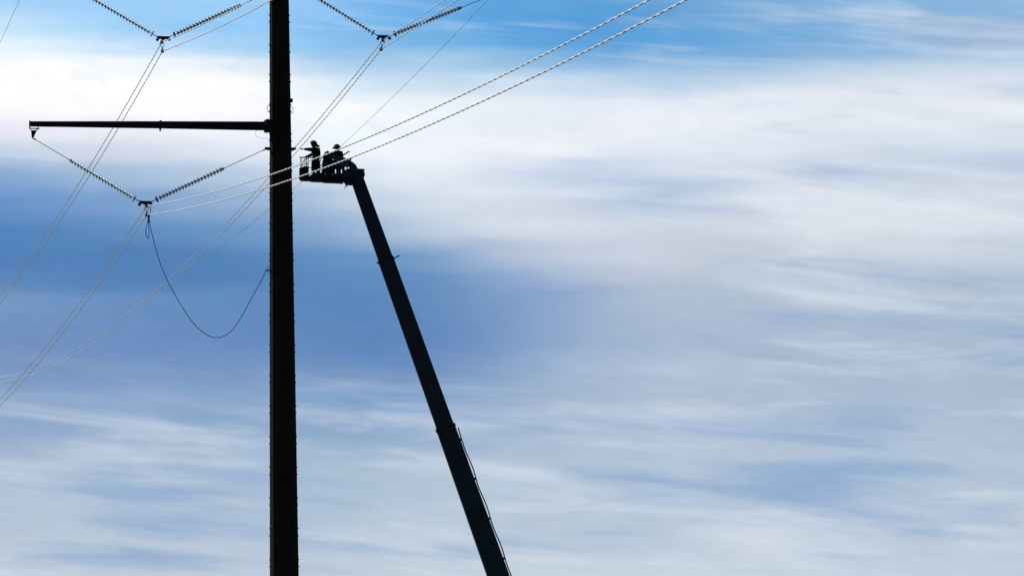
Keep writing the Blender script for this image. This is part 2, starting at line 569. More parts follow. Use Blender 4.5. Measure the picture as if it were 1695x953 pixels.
# step lugs in pairs up both flanks
nm = None
py0 = 209.0
for yy in (-32, -20, 19, 31, 70, 82, 121, 133, 172, 184, 222, 234, 273, 285, 323, 335, 374, 386, 426, 437, 477, 489, 528, 540, 579, 591, 630, 642, 681, 693, 732, 744, 783, 795, 834, 846, 885, 897, 936, 948):
    zc = A0.z - (yy - py0) / 34.75
    for side in (-1, 1):
        d = LAT * side
        org = Vector((A0.x, A0.y, zc)) + d * prad(zc)
        if nm is None:
            m = MB()
            m.box(org, LAT * 0.028, PN * 0.05, UPZ * 0.028)
            ob = m.build('step_lug', MT['pole'], pole, org)
            nm = ob
        else:
            ob = nm.copy()
            ob.location = org - WLOC[pole.name]
            COL.objects.link(ob)
# thin bonding wire under the lower arm
m = MB()
pts = [AP(424.5, 216, .1), AP(422.8, 220, .12), AP(423.2, 224, .14), AP(427.5, 227.5, .15), AP(434, 229.2, .12), AP(441, 229.8, .1), AP(448, 229.8, .05)]
m.tube(pts, 0.007, 5)
m.build('bonding_wire', MT['faint'], pole, pts[0])

# ------------------------------------------------------------------ insulator strings
PITCH = 0.1712
disc_me = {}


def disc_mesh():
    """one cap-and-pin disc; local +Z points to the supported (upper) end"""
    m = MB()
    m.cur = 0
    m.lathe([(0.001, 0.080), (0.040, 0.080), (0.052, 0.066), (0.052, 0.020), (0.058, 0.004)], (0, 0, 0), UPZ, 14)
    m.lathe([(0.014, -0.03), (0.014, -0.10)], (0, 0, 0), UPZ, 6)
    m.cur = 1
    m.lathe([(0.045, 0.034), (0.065, 0.027), (0.085, 0.015), (0.104, 0.0), (0.119, -0.015), (0.128, -0.030), (0.128, -0.036), (0.118, -0.034), (0.104, -0.018),
             (0.092, -0.034), (0.084, -0.010), (0.066, -0.034), (0.056, -0.006), (0.040, -0.02), (0.014, -0.03)], (0, 0, 0), UPZ, 20)
    return m


def ins_string(top, bot, label, ring_r=0.135, rod_m='fitting'):
    """top = attachment on the steelwork, bot = yoke lug"""
    top, bot = Vector(top), Vector(bot)
    t = thing('insulator_string', top, label, 'insulator string', 'insulator strings hanging in V pairs')
    ax = (top - bot).normalized()
    Ltot = (top - bot).length
    q = ax.to_track_quat('Z', 'Y')
    # corona ring at the conductor end
    c = bot + ax * 0.30
    m = MB()
    u = ax.orthogonal().normalized()
    w = ax.cross(u)
    for rr in (0.0,):
        pts = [c + (u * math.cos(a) + w * math.sin(a)) * ring_r for a in [2 * math.pi * k / 20 for k in range(21)]]
        m.tube(pts, 0.026, 8, False)
    for s_ in (1, -1):
        m.tube([c + u * ring_r * s_, c], 0.018, 6)
        m.tube([c + w * ring_r * s_, c], 0.018, 6)
    m.build('corona_ring', MT['fitting'], t, c, True)
    m = MB()
    m.tube([bot - ax * 0.02, bot + ax * 0.10, bot + ax * 0.12, bot + ax * 0.42], [0.026, 0.026, 0.018, 0.018], 8)
    m.build('ball_link', MT['fitting'], t, bot)
    start = 0.50
    for k in range(20):
        p = bot + ax * (start + k * PITCH)
        if 'm' not in disc_me:
            ob = disc_mesh().build('insulator_disc', [MT['fitting'], MT['shell']], t, (0, 0, 0), True)
            disc_me['m'] = ob.data
        else:
            ob = bpy.data.objects.new('insulator_disc', disc_me['m'])
            COL.objects.link(ob)
            ob.parent = t
        ob.location = p - top
        ob.rotation_mode = 'QUATERNION'
        ob.rotation_quaternion = q
    e = bot + ax * (start + 20 * PITCH - 0.06)
    m = MB()
    m.lathe([(0.001, -0.02), (0.085, -0.02), (0.085, 0.02), (0.03, 0.03), (0.03, 0.10), (0.001, 0.10)], e, ax, 14)
    m.build('end_fitting', MT['fitting'], t, e)
    m = MB()
    m.tube([e, top - ax * 0.16], 0.017, 6)
    m.tube([top - ax * 0.20, top - ax * 0.14, top], [0.017, 0.034, 0.034], 8)
    m.build('hanger_rod', MT['wire'], t, e)
    return t


YK = {1: (240.6, 335.6), 2: (270.2, 63.2), 3: (635.2, 61.5)}
TIPL = lambda zc, s: Vector((A0.x, A0.y, zc)) + LAT * s * 12.065 - UPZ * 0.757
POLEP = lambda zc, s: Vector((A0.x, A0.y, zc - 1.115)) + LAT * s * (prad(zc - 1.115) + 0.19) - UPZ * 0.02
lug = {i: (AP(x - 9.3, y - 1.6), AP(x + 9.6, y - 1.4)) for i, (x, y) in YK.items()}
ins_string(TIPL(A0.z, -1), lug[1][0], 'glinting disc insulator string hung by a rod from the crossarm tip')
ins_string(POLEP(A0.z, -1), lug[1][1], 'dark disc insulator string on a rod from the pole below the lower crossarm')
ins_string(TIPL(zup, -1) + LAT * 0.85, lug[2][0], 'white glinting disc insulator string at top left, sloping down right to its yoke')
ins_string(POLEP(zup - 0.38, -1), lug[2][1], 'insulator string at top left between its yoke and the pole, close along a twisted conductor')
ins_string(POLEP(zup + 0.215, 1), lug[3][0], 'insulator string just right of the pole top, sloping down right to the right yoke')
ins_string(TIPL(zup, 1), lug[3][1], 'rightmost insulator string, rising right from its yoke with two conductors crossing it')

# ------------------------------------------------------------------ yokes with clamps
ATT = {1: ((243, 341), (243, 356)), 2: ((268, 70), (269, 85)), 3: ((634, 67), (631, 82))}
YLAB = {1: 'dark arched yoke plate with two clamps under the lowest V of insulators',
        2: 'dark arched yoke plate with teardrop link under the upper left V of insulators',
        3: 'dark arched yoke plate with teardrop link under the V right of the pole'}
for i, (x, y) in YK.items():
    c = AP(x, y)
    t = thing('suspension_yoke', c, YLAB[i], 'yoke', 'yokes joining the V strings to the conductors')
    s_ = 1 / 34.5

    def Q(dx, dy):
        return AP(x + dx, y + dy)
    m = MB()
    top_ = [(-9.6, -3.2), (9.4, -2.6), (10.4, -0.8), (11, 2.6), (10.2, 4.4), (8.6, 4.2), (7.8, 2.4), (4.0, 2.0), (1.4, 3.4), (-1.6, 3.4), (-3.6, 1.8), (-6.4, 1.6), (-8.2, 4.6), (-10.6, 4.8), (-11.4, 3.0), (-10.2, 0.2)]
    m.prism([Q(*p) for p in top_], PN * 0.035)
    m.build('yoke_plate', MT['fitting'], t, c)
    for sx in (-10.0, 9.8):
        m = MB()
        pc = Q(sx, 3.2 if sx < 0 else 2.8)
        pts = [pc + (LAT * math.cos(a) + UPZ * math.sin(a)) * 0.055 for a in [2 * math.pi * k / 12 for k in range(13)]]
        m.tube([p - PN * 0.03 for p in pts], 0.02, 6, False)
        m.build('lug_ring', MT['fitting'], t, pc)
    ca, cb = AP(*ATT[i][0]), AP(*ATT[i][1])
    # saddle clamps along the wire
    for cc in (ca, cb):
        m = MB()
        prof = [(0.02, -0.20), (0.05, -0.15), (0.062, 0.0), (0.05, 0.15), (0.02, 0.20)]
        m.lathe(prof, cc - UPZ * 0.02, PN, 10)
        m.box(cc + UPZ * 0.035, LAT * 0.075, PN * 0.09, UPZ * 0.022)
        m.box(cc - UPZ * 0.045, LAT * 0.055, PN * 0.10, UPZ * 0.02)
        for a in (-0.05, 0.05):
            m.tube([cc + PN * a + LAT * 0.055 - UPZ * 0.07, cc + PN * a + LAT * 0.055 + UPZ * 0.075], 0.011, 6)
            m.tube([cc + PN * a - LAT * 0.055 - UPZ * 0.07, cc + PN * a - LAT * 0.055 + UPZ * 0.075], 0.011, 6)
        m.build('suspension_clamp', MT['fitting'], t, cc)
    # teardrop link between the two clamps
    m = MB()
    drop = (ca - cb)
    for sd_ in (-1, 1):
        pts = []
        for k in range(9):
            a = k / 8
            wdt = math.sin(min(1, a * 1.25) * math.pi * 0.93) * 0.085 if a < 0.8 else 0.085 * math.sin(0.93 * math.pi) * (1 - a) * 3
            pts.append(ca - drop * (0.02 + 0.66 * a) + LAT * sd_ * max(0.0, wdt + (0.03 if a < 0.5 else 0.0)))
        m.tube(pts, 0.015, 6)
    m.tube([ca - drop * 0.60, cb + UPZ * 0.03], 0.032, 8)
    m.build('bundle_link', MT['fitting'], t, ca)
    m = MB()
    m.tube([c - UPZ * 0.05, ca + UPZ * 0.03], 0.03, 8)
    m.build('shackle', MT['fitting'], t, ca)

# ------------------------------------------------------------------ twisted-pair conductors
FAR = {1: (0.0928, 0.4168e-3), 2: (0.0996, 0.4626e-3), 3: (0.0928, 0.4422e-3)}
NEAR = {1: (0.10715, 0.32587e-3), 2: (0.12056, 0.36487e-3), 3: (0.05496, 0.35185e-3)}


def wire_path(A, far, near, step, tf=237.0, tn=205.0):
    A = np.array(A)
    tn_ = np.arange(tn, 0, -step)
    tf_ = np.arange(0, tf, step)
    pn = np.stack([A[0] + math.sin(AZN) * tn_, A[1] - math.cos(AZN) * tn_, A[2] - near[0] * tn_ + near[1] * tn_ ** 2], -1)
    pf = np.stack([A[0] - math.sin(AZF) * tf_, A[1] + math.cos(AZF) * tf_, A[2] - far[0] * tf_ + far[1] * tf_ ** 2], -1)
    return np.concatenate([pn, pf])


def fast_tube(P, r, n):
    T = np.gradient(P, axis=0)
    T /= np.linalg.norm(T, axis=1)[:, None]
    ref = np.array([0, 0, 1.0])
    Uv = np.cross(T, ref)
    Uv /= np.linalg.norm(Uv, axis=1)[:, None]
    W = np.cross(T, Uv)
    a = np.arange(n) * 2 * math.pi / n
    V_ = P[:, None, :] + r * (Uv[:, None, :] * np.cos(a)[None, :, None] + W[:, None, :] * np.sin(a)[None, :, None])
    k = len(P)
    i = np.arange(k - 1)[:, None] * n
    j = np.arange(n)[None, :]
    j2 = (j + 1) % n
    Fc = np.stack([i + j, i + j2, i + n + j2, i + n + j], -1).reshape(-1, 4)
    return V_.reshape(-1, 3), Fc


def fast_obj(name, V_, Fc, mtl, parent, org):
    me = bpy.data.meshes.new(name)
    me.vertices.add(len(V_))
    me.vertices.foreach_set('co', (V_ - np.array(org)).astype(np.float32).ravel())
    me.loops.add(len(Fc) * 4)
    me.loops.foreach_set('vertex_index', Fc.astype(np.int32).ravel())
    me.polygons.add(len(Fc))
    me.polygons.foreach_set('loop_start', np.arange(0, len(Fc) * 4, 4, dtype=np.int32))
    me.polygons.foreach_set('use_smooth', np.ones(len(Fc), dtype=bool))
    me.update(calc_edges=True)
    me.validate()
    me.materials.append(mtl)
    ob = bpy.data.objects.new(name, me)
    COL.objects.link(ob)
    if parent:
        ob.parent = parent
        ob.location = (0, 0, 0)
    else:
        ob.location = org
    return ob


LAY, SR = 1.40, 0.0132
CLAB = {(1, 0): 'upper twisted conductor from the lowest yoke, crossing pole and workers to upper right',
        (1, 1): 'lower of the two thick twisted conductors from the lowest yoke, passing before the lift basket',
        (2, 0): 'upper twisted conductor through the upper left yoke, hugging the insulator string',
        (2, 1): 'lower twisted conductor through the upper left yoke, clear of the insulator string',
        (3, 0): 'upper twisted conductor through the yoke right of the pole, above its insulator string',
        (3, 1): 'lower twisted conductor through the yoke right of the pole, passing behind the pole lower down'}
for i in (1, 2, 3):
    for j in (0, 1):
        A = AP(*ATT[i][j])
        P = wire_path(A, FAR[i], NEAR[i], LAY / 14)
        t = thing('twisted_conductor', A, CLAB[(i, j)], 'power line', 'twisted pair conductors strung in bundles of two')
        s_ = np.arange(len(P)) * (LAY / 14)
        ph0 = random.random() * 6.28
        side = np.array([math.cos(0.18), math.sin(0.18), 0])
        upv = np.array([0, 0, 1.0])
        for k in (0, 1):
            ph = 2 * math.pi * s_ / LAY + ph0 + math.pi * k
            C_ = P + 1.08 * SR * (np.cos(ph)[:, None] * side + np.sin(ph)[:, None] * upv)
            V_, Fc = fast_tube(C_, SR, 6)
            fast_obj('strand', V_, Fc, MT['alu'], t, A)

# shield wires
for u_, lab in ((-11.85, 'thin overhead shield wire cutting the far upper left corner'), (11.8, 'thin overhead shield wire running down left behind the workers and the pole')):
    A = Vector((A0.x, A0.y, A0.z + 7.876)) + LAT * u_
    P = wire_path(A, (0.07097, 0.3531e-3), (0.07, 0.35e-3), 2.0)
    V_, Fc = fast_tube(P, 0.0105, 6)
    ob = fast_obj('shield_wire', V_, Fc, MT['wire'], None, A)
    tag(ob, lab, 'wire', 'overhead shield wires')

# ------------------------------------------------------------------ grounding lead on the lowest yoke
def spline(pts, k=8):
    out = []
    n_ = len(pts)
    for i in range(n_ - 1):
        p0, p1, p2, p3 = pts[max(i - 1, 0)], pts[i], pts[i + 1], pts[min(i + 2, n_ - 1)]
        for q in range(k):
            t_ = q / k
            out.append(0.5 * ((2 * p1) + (p2 - p0) * t_ + (2 * p0 - 5 * p1 + 4 * p2 - p3) * t_ ** 2 + (3 * p1 - p0 - 3 * p2 + p3) * t_ ** 3))
    out.append(pts[-1])
    return out


org = AP(246, 358, .05)
t = thing('grounding_cable', org, 'slack dark grounding cable drooping from the lowest yoke towards the pole', 'cable')
m = MB()
pp = [(246.2, 357), (247.5, 366), (250, 380), (256, 405), (265, 435), (277, 464), (288, 485), (303, 510), (325, 540), (352, 558), (378, 552), (398, 527), (415, 496), (428, 473), (437, 456), (440, 448)]
pts = spline([AP(x, y, .08) for x, y in pp], 6)
m.tube(pts, 0.0175, 6)
m.build('cable', MT['lead'], t, org)
m = MB()
pts = spline([AP(x, y, .10) for x, y in [(246, 358), (244.6, 368), (242.0, 377), (241.4, 385), (243.2, 392), (245, 394.5), (246.3, 390), (246.6, 380), (246.0, 368), (245.6, 358)]], 6)
m.tube(pts, 0.0175, 6)
m.build('cable_loop', MT['lead'], t, org)
m = MB()
pts = spline([AP(x, y, .08) for x, y in [(248.4, 340), (249.2, 346), (249, 352), (247.8, 358), (246.5, 362)]], 6)
m.tube(pts, 0.017, 6)
m.tube([AP(246.0, 356, .08), AP(245.8, 368, .08)], 0.04, 8)
m.build('jumper', MT['lead'], t, org)
m = MB()
a_, b_ = AP(439.0, 447.2, .08), AP(446.5, 447.6, .08)
m.tube([a_, b_], 0.032, 8)
m.build('ground_clamp', MT['lead'], t, a_)

# ------------------------------------------------------------------ boom lift
YB = 184.0
S = 1 / 33.75                       # metres per picture unit at the basket
DY = Vector((0, 1, 0))


def B(px, py, dy=0.0):
    return PL(px, py, YB + dy)


lift_base = PL(930, 1160, 177)
lift_base.z = 0
lift = thing('boom_lift', lift_base, 'telescopic boom lift raised beside the pole with a railed work basket', 'boom lift')


def beam(p0, p1, w0, w1, d0, d1):
    """box beam: w in the picture plane, d in depth"""
    p0, p1 = Vector(p0), Vector(p1)
    ax = (p1 - p0).normalized()
    side = ax.cross(DY).normalized()
    dp = side.cross(ax).normalized()
    m = MB()
    ch = 0.12
    vs, fs = [], []
    for p, w, d in ((p0, w0, d0), (p1, w1, d1)):
        for sx, sy in ((-1, -1 + ch), (-1 + ch, -1), (1 - ch, -1), (1, -1 + ch), (1, 1 - ch), (1 - ch, 1), (-1 + ch, 1), (-1, 1 - ch)):
            vs.append(p + side * w * sx + dp * d * sy)
    for k in range(8):
        fs.append((k, (k + 1) % 8, 8 + (k + 1) % 8, 8 + k))
    fs += [tuple(range(7, -1, -1)), tuple(range(8, 16))]
    m.add(vs, fs)
    return m


ptop, pjoin, pend = B(589.5, 292), PL(639.0, 431, 182.6), None
dirb = (pjoin - ptop).normalized()
tt = (2.0 - pjoin.z) / dirb.z
pend = pjoin + dirb * tt
beam(ptop, pjoin + dirb * 1.5, 0.315, 0.375, 0.28, 0.31).build('inner_boom', MT['boom'], lift, ptop)
pj2 = pjoin + dirb * 9.2
beam(pjoin, pj2 + dirb * 1.0, 0.385, 0.425, 0.33, 0.36).build('middle_boom', MT['boom'], lift, pjoin)
beam(pj2, pend, 0.455, 0.52, 0.39, 0.44).build('outer_boom', MT['boom'], lift, pj2)
side_b = dirb.cross(DY).normalized()
m = MB()
m.box(pjoin, side_b * 0.405, DY * 0.35, dirb * 0.055)
m.build('boom_collar', MT['steel'], lift, pjoin)
m = MB()
m.box(pj2, side_b * 0.485, DY * 0.42, dirb * 0.07)
m.build('boom_collar', MT['steel'], lift, pj2)
for k in range(5):                                       # hose carrier clips under the outer section
    c_ = pj2 + dirb * (0.8 + 2.1 * k) + side_b * (0.49 + 0.012 * k)
    m = MB()
    m.box(c_, side_b * 0.05, DY * 0.08, dirb * 0.06)
    m.build('hose_clip', MT['steel'], lift, c_)
m = MB()
m.tube(spline([pj2 + dirb * (0.2 + 1.05 * k) + side_b * (0.50 + 0.006 * k + (0.07 if k % 2 == 0 else 0.02)) for k in range(11)], 5), 0.03, 6)
m.build('hydraulic_hose', MT['lead'], lift, pj2)
for (x0, y0, x1, y1, r_) in ((650.5, 428.8, 660.0, 423.2, 0.030), (630, 432.5, 624.6, 434.9, 0.035)):
    m = MB()
    a_, b_ = PL(x0, y0, 182.3), PL(x1, y1, 182.3)
    m.tube([a_, b_], r_, 8)
    m.lathe([(0.001, -0.02), (r_ * 1.25, -0.02), (r_ * 1.25, 0.03), (0.001, 0.03)], b_, (b_ - a_), 8)
    m.build('hose_guide', MT['steel'], lift, a_)
m = MB()
m.box(PL(651, 429, 182.3), LAT * 0.06, DY * 0.08, UPZ * 0.05)
m.build('guide_bracket', MT['steel'], lift, PL(651, 429, 182.3))
# turntable at the foot (below the picture)
m = MB()
m.lathe([(0.001, 0), (1.3, 0), (1.3, 0.9), (1.1, 1.0), (0.001, 1.0)], Vector((pend.x, pend.y, 0)), UPZ, 24)
m.box(Vector((pend.x, pend.y, 1.8)), (0.9, 0, 0), (0, 0.55, 0), (0, 0, 0.8))
m.build('turntable', MT['steel'], lift, Vector((pend.x, pend.y, 0)))

# boom head casting
m = MB()
head = [(567, 299), (565.5, 291), (569, 284), (578, 280), (586, 276.5), (590, 280.5), (603.4, 281.2), (602.2, 284.6), (604, 288.5), (602.6, 292.5), (598.5, 296.5), (592, 302), (582, 306), (573, 305.6)]
m.prism([B(x, y) for x, y in head], DY * 0.34)
m.build('boom_head', MT['boom'], lift, B(585, 292))
m = MB()
m.prism([B(x, y, -0.36) for x, y in [(568, 285), (578, 281.5), (592, 280.5), (594, 284.5), (584, 287), (574, 291), (569, 293)]], DY * 0.02)
m.build('head_cover', MT['blue'], lift, B(580, 286, -.36))
m = MB()
m.tube([B(584.5, 297, -0.40), B(584.5, 297, 0.40)], 0.13, 16)
m.tube([B(596, 287, -0.40), B(596, 287, 0.40)], 0.08, 16)
m.build('pivot_pin', MT['steel'], lift, B(585, 297))
m = MB()
m.tube(spline([B(571, 305.5), B(573, 307.5), B(571, 309), B(569.6, 313)], 4), 0.012, 6)
m.tube([B(571.5, 307.5), B(574.5, 308.8)], 0.022, 6)
m.tube(spline([B(573.8, 306), B(574.4, 309), B(573.8, 311.3)], 4), 0.010, 6)
m.build('loose_hose', MT['lead'], lift, B(572, 306))
# blue jib
jb = MB()
jib = [(546, 256.8), (556, 256), (570, 261), (584, 268.6), (589.5, 273.6), (593.2, 281.6), (583, 283), (579.6, 277), (567, 276), (556, 268.5)]
jb.prism([B(x, y, -0.46) for x, y in jib], DY * 0.07)
jb.build('jib', MT['blue'], lift, B(570, 268, -.46))

for x0, x1 in ((566.2, 570.6), (573.2, 575.4), (578.4, 584.0)):
    m = MB()
    m.prism([B(x, y, -0.44) for x, y in [(x0, 274), (x1, 274), (x1 + 0.4, 286), (x0 + 0.4, 286)]], DY * 0.05)
    m.build('jib_strut', MT['boom'], lift, B(x0, 274, -0.44))

# basket
FD = 0.42                           # half depth of the basket
m = MB()
m.prism([B(x, y) for x, y in [(494.3, 294.2), (500, 292.6), (568, 292.6), (568, 303.0), (553, 302.2), (536, 301.6), (534, 300.6), (515, 300.0), (513, 299.0), (497.5, 298.3)]], DY * FD)
m.build('basket_floor', MT['steel'], lift, B(530, 297))


def bar(name, a, b, r_, mt='steel', dys=(-FD, FD)):
    for dy in dys:
        mm = MB()
        p0, p1 = B(a[0], a[1], dy), B(b[0], b[1], dy)
        mm.tube([p0, p1], r_, 8)
        mm.build(name, MT[mt], lift, p0)


for x, y0 in ((498, 260), (507, 261), (517.5, 262), (535.5, 262.5), (545.5, 262.5), (553, 263), (561, 263), (568, 263.5)):
    bar('rail_post', (x, y0), (x, 294), 0.024)
bar('jib_post', (579.6, 263), (579.8, 282), 0.040, dys=(-0.55,))
bar('top_rail', (495.8, 260.4), (568, 263.4), 0.024)
bar('mid_rail', (498, 277.5), (568, 279.0), 0.02)
for x in (495.8, 568):
    a_, b_ = B(x, 260.4 + (x - 495.8) * 0.0415, -FD), B(x, 260.4 + (x - 495.8) * 0.0415, FD)
    m = MB()
    m.tube([a_, b_], 0.022, 8)
    m.build('end_rail', MT['steel'], lift, a_)
# lattice between the two left posts, slanting braces and the post cap
for a, b, r_ in (((503.0, 268.0), (506.5, 261.5), 0.014), ((501.8, 269.5), (504, 263.5), 0.012), ((499, 276), (501, 272), 0.02), ((510.0, 262), (510, 276), 0.016),
                 ((507, 271), (511, 271), 0.02), ((507.2, 263.5), (511.5, 263.5), 0.018), ((531.5, 261.5), (526.5, 282), 0.02), ((529, 262), (526, 276), 0.014), ((577.2, 263), (582, 263.2), 0.045)):
    mm = MB()
    mm.tube([B(*a, -FD), B(*b, -FD)], r_, 6)
    mm.build('brace', MT['steel'], lift, B(*a, -FD))
# side panels of the basket, each between two posts, with slots below
for x0, x1 in ((533.4, 545.2), (545.8, 552.8), (553.4, 560.8), (561.4, 568)):
    m = MB()
    m.prism([B(x, y, -FD - 0.03) for x, y in [(x0, 265.5), (x1, 265.8), (x1, 280.6), (x0, 280.4)]], DY * 0.010)
    m.build('basket_panel', MT['steel'], lift, B(x0, 265, -FD))
for x, w in ((534.6, 2.6), (545.6, 1.6), (552.6, 1.9), (561.8, 2.6), (567.2, 1.4)):
    m = MB()
    m.prism([B(a, y, -FD - 0.03) for a, y in [(x - w, 280.5), (x + w, 280.5), (x + w * 1.3, 294), (x - w * 0.7, 294)]], DY * 0.010)
    m.build('panel_leg', MT['steel'], lift, B(x, 281, -FD))
for y in (267.5, 272.0):
    bar('mesh_rail', (498, y), (511, y + 0.3), 0.010)
for x in (501.2, 504.2):
    bar('mesh_bar', (x, 260.6), (x + 0.1, 279), 0.009)
# control console at the left end with a pale side panel
m = MB()
m.prism([B(x, y, -0.1) for x, y in [(498.5, 279.5), (503, 276.4), (511.0, 276.0), (511.4, 293.5), (498.5, 293.5)]], DY * 0.24)
m.build('control_console', MT['steel'], lift, B(505, 285))
m = MB()
m.prism([B(x, y, -0.2) for x, y in [(495.3, 279.2), (498.4, 279.2), (498.4, 292.5), (495.3, 293.2)]], DY * 0.2)
m.build('side_panel', MT['panel'], lift, B(497, 286))
for x0, x1, y0, y1 in ((512, 516, 291, 294), (519, 534, 286.0, 294), (537, 552, 289, 294), (554.5, 567, 287, 294)):
    m = MB()
    m.prism([B(x, y, -FD) for x, y in [(x0, y0), (x1, y0 - .2), (x1, y1), (x0, y1)]], DY * 0.012)
    m.build('toe_board', MT['steel'], lift, B(x0, y0, -FD))
m = MB()
m.box(B(541.5, 286.5, 0.1), (0.08, 0, 0), (0, 0.2, 0), (0, 0, 0.17))
m.build('hydraulic_block', MT['panel'], lift, B(541.5, 286.5, 0.1))


# ------------------------------------------------------------------ people
dg = None


def skin_mesh(name, chains, mtl, parent, origin, sub=2):
    """chains: list of lists of (key or (x,y,z), radius); keys shared between chains join them"""
    vs, rad, idx, ed = [], [], {}, []
    for ch in chains:
        prev_ = None
        for key, pos, r_ in ch:
            if key in idx:
                i = idx[key]
            else:
                i = len(vs)
                idx[key] = i
                vs.append(Vector(pos) - origin)
                rad.append(r_ if isinstance(r_, tuple) else (r_, r_))
            if prev_ is not None and prev_ != i:
                ed.append((prev_, i))
            prev_ = i
    me = bpy.data.meshes.new(name)
    me.from_pydata([tuple(v) for v in vs], ed, [])
    ob = bpy.data.objects.new(name, me)
    COL.objects.link(ob)
    md = ob.modifiers.new('skin', 'SKIN')
    md.use_smooth_shade = True
    for i, r_ in enumerate(rad):
        me.skin_vertices[0].data[i].radius = r_
    me.skin_vertices[0].data[0].use_root = True
    s2 = ob.modifiers.new('sub', 'SUBSURF')
    s2.levels = sub
    s2.render_levels = sub
    bpy.context.view_layer.update()
    dgl = bpy.context.evaluated_depsgraph_get()
    me2 = bpy.data.meshes.new_from_object(ob.evaluated_get(dgl))
    ob.modifiers.clear()
    ob.data = me2
    bpy.data.meshes.remove(me)
    me2.name = name
    me2.materials.clear()
    me2.materials.append(mtl)
    for p in me2.polygons:
        p.use_smooth = True
    ob.parent = parent
    ob.location = origin - WLOC[parent.name]
    WLOC[ob.name] = origin
    return ob


def hand_chains(tagk, wrist, d, upv, wk, point=False):
    """wrist key joined to a palm with five fingers; d = pointing direction, upv = thumb side"""
    d, upv = Vector(d).normalized(), Vector(upv).normalized()
    palmn = d.cross(upv).normalized()
    pc = wrist + d * 0.055
    out = [[(wk, wrist, 0.027), (tagk + 'palm', pc, (0.034, 0.024)), (tagk + 'knk', wrist + d * 0.095, (0.036, 0.018))]]
    ln = (0.075, 0.082, 0.076, 0.060)
    for k in range(4):
        off = (1.5 - k) * 0.019
        b_ = wrist + d * 0.10 + upv * off
        straight = point and k == 0
        c1 = b_ + d * (ln[k] * 0.5) + (palmn * (0.0 if straight else 0.016))
        c2 = c1 + (d * ln[k] * 0.5 if straight else (d * 0.006 + palmn * 0.030))
        c3 = c2 + (d * ln[k] * 0.2 if straight else (-d * 0.024 + palmn * 0.008))
        out.append([(tagk + 'knk', None, 0), (tagk + 'f%da' % k, b_, 0.0105), (tagk + 'f%db' % k, c1, 0.0095), (tagk + 'f%dc' % k, c2, 0.0088), (tagk + 'f%dd' % k, c3, 0.0078)])
    out.append([(tagk + 'palm', None, 0), (tagk + 't0', pc + upv * 0.040 + d * 0.01, 0.012), (tagk + 't1', pc + upv * 0.052 + d * 0.040 + palmn * 0.012, 0.0105), (tagk + 't2', pc + upv * 0.046 + d * 0.068 + palmn * 0.020, 0.009)])
    return out


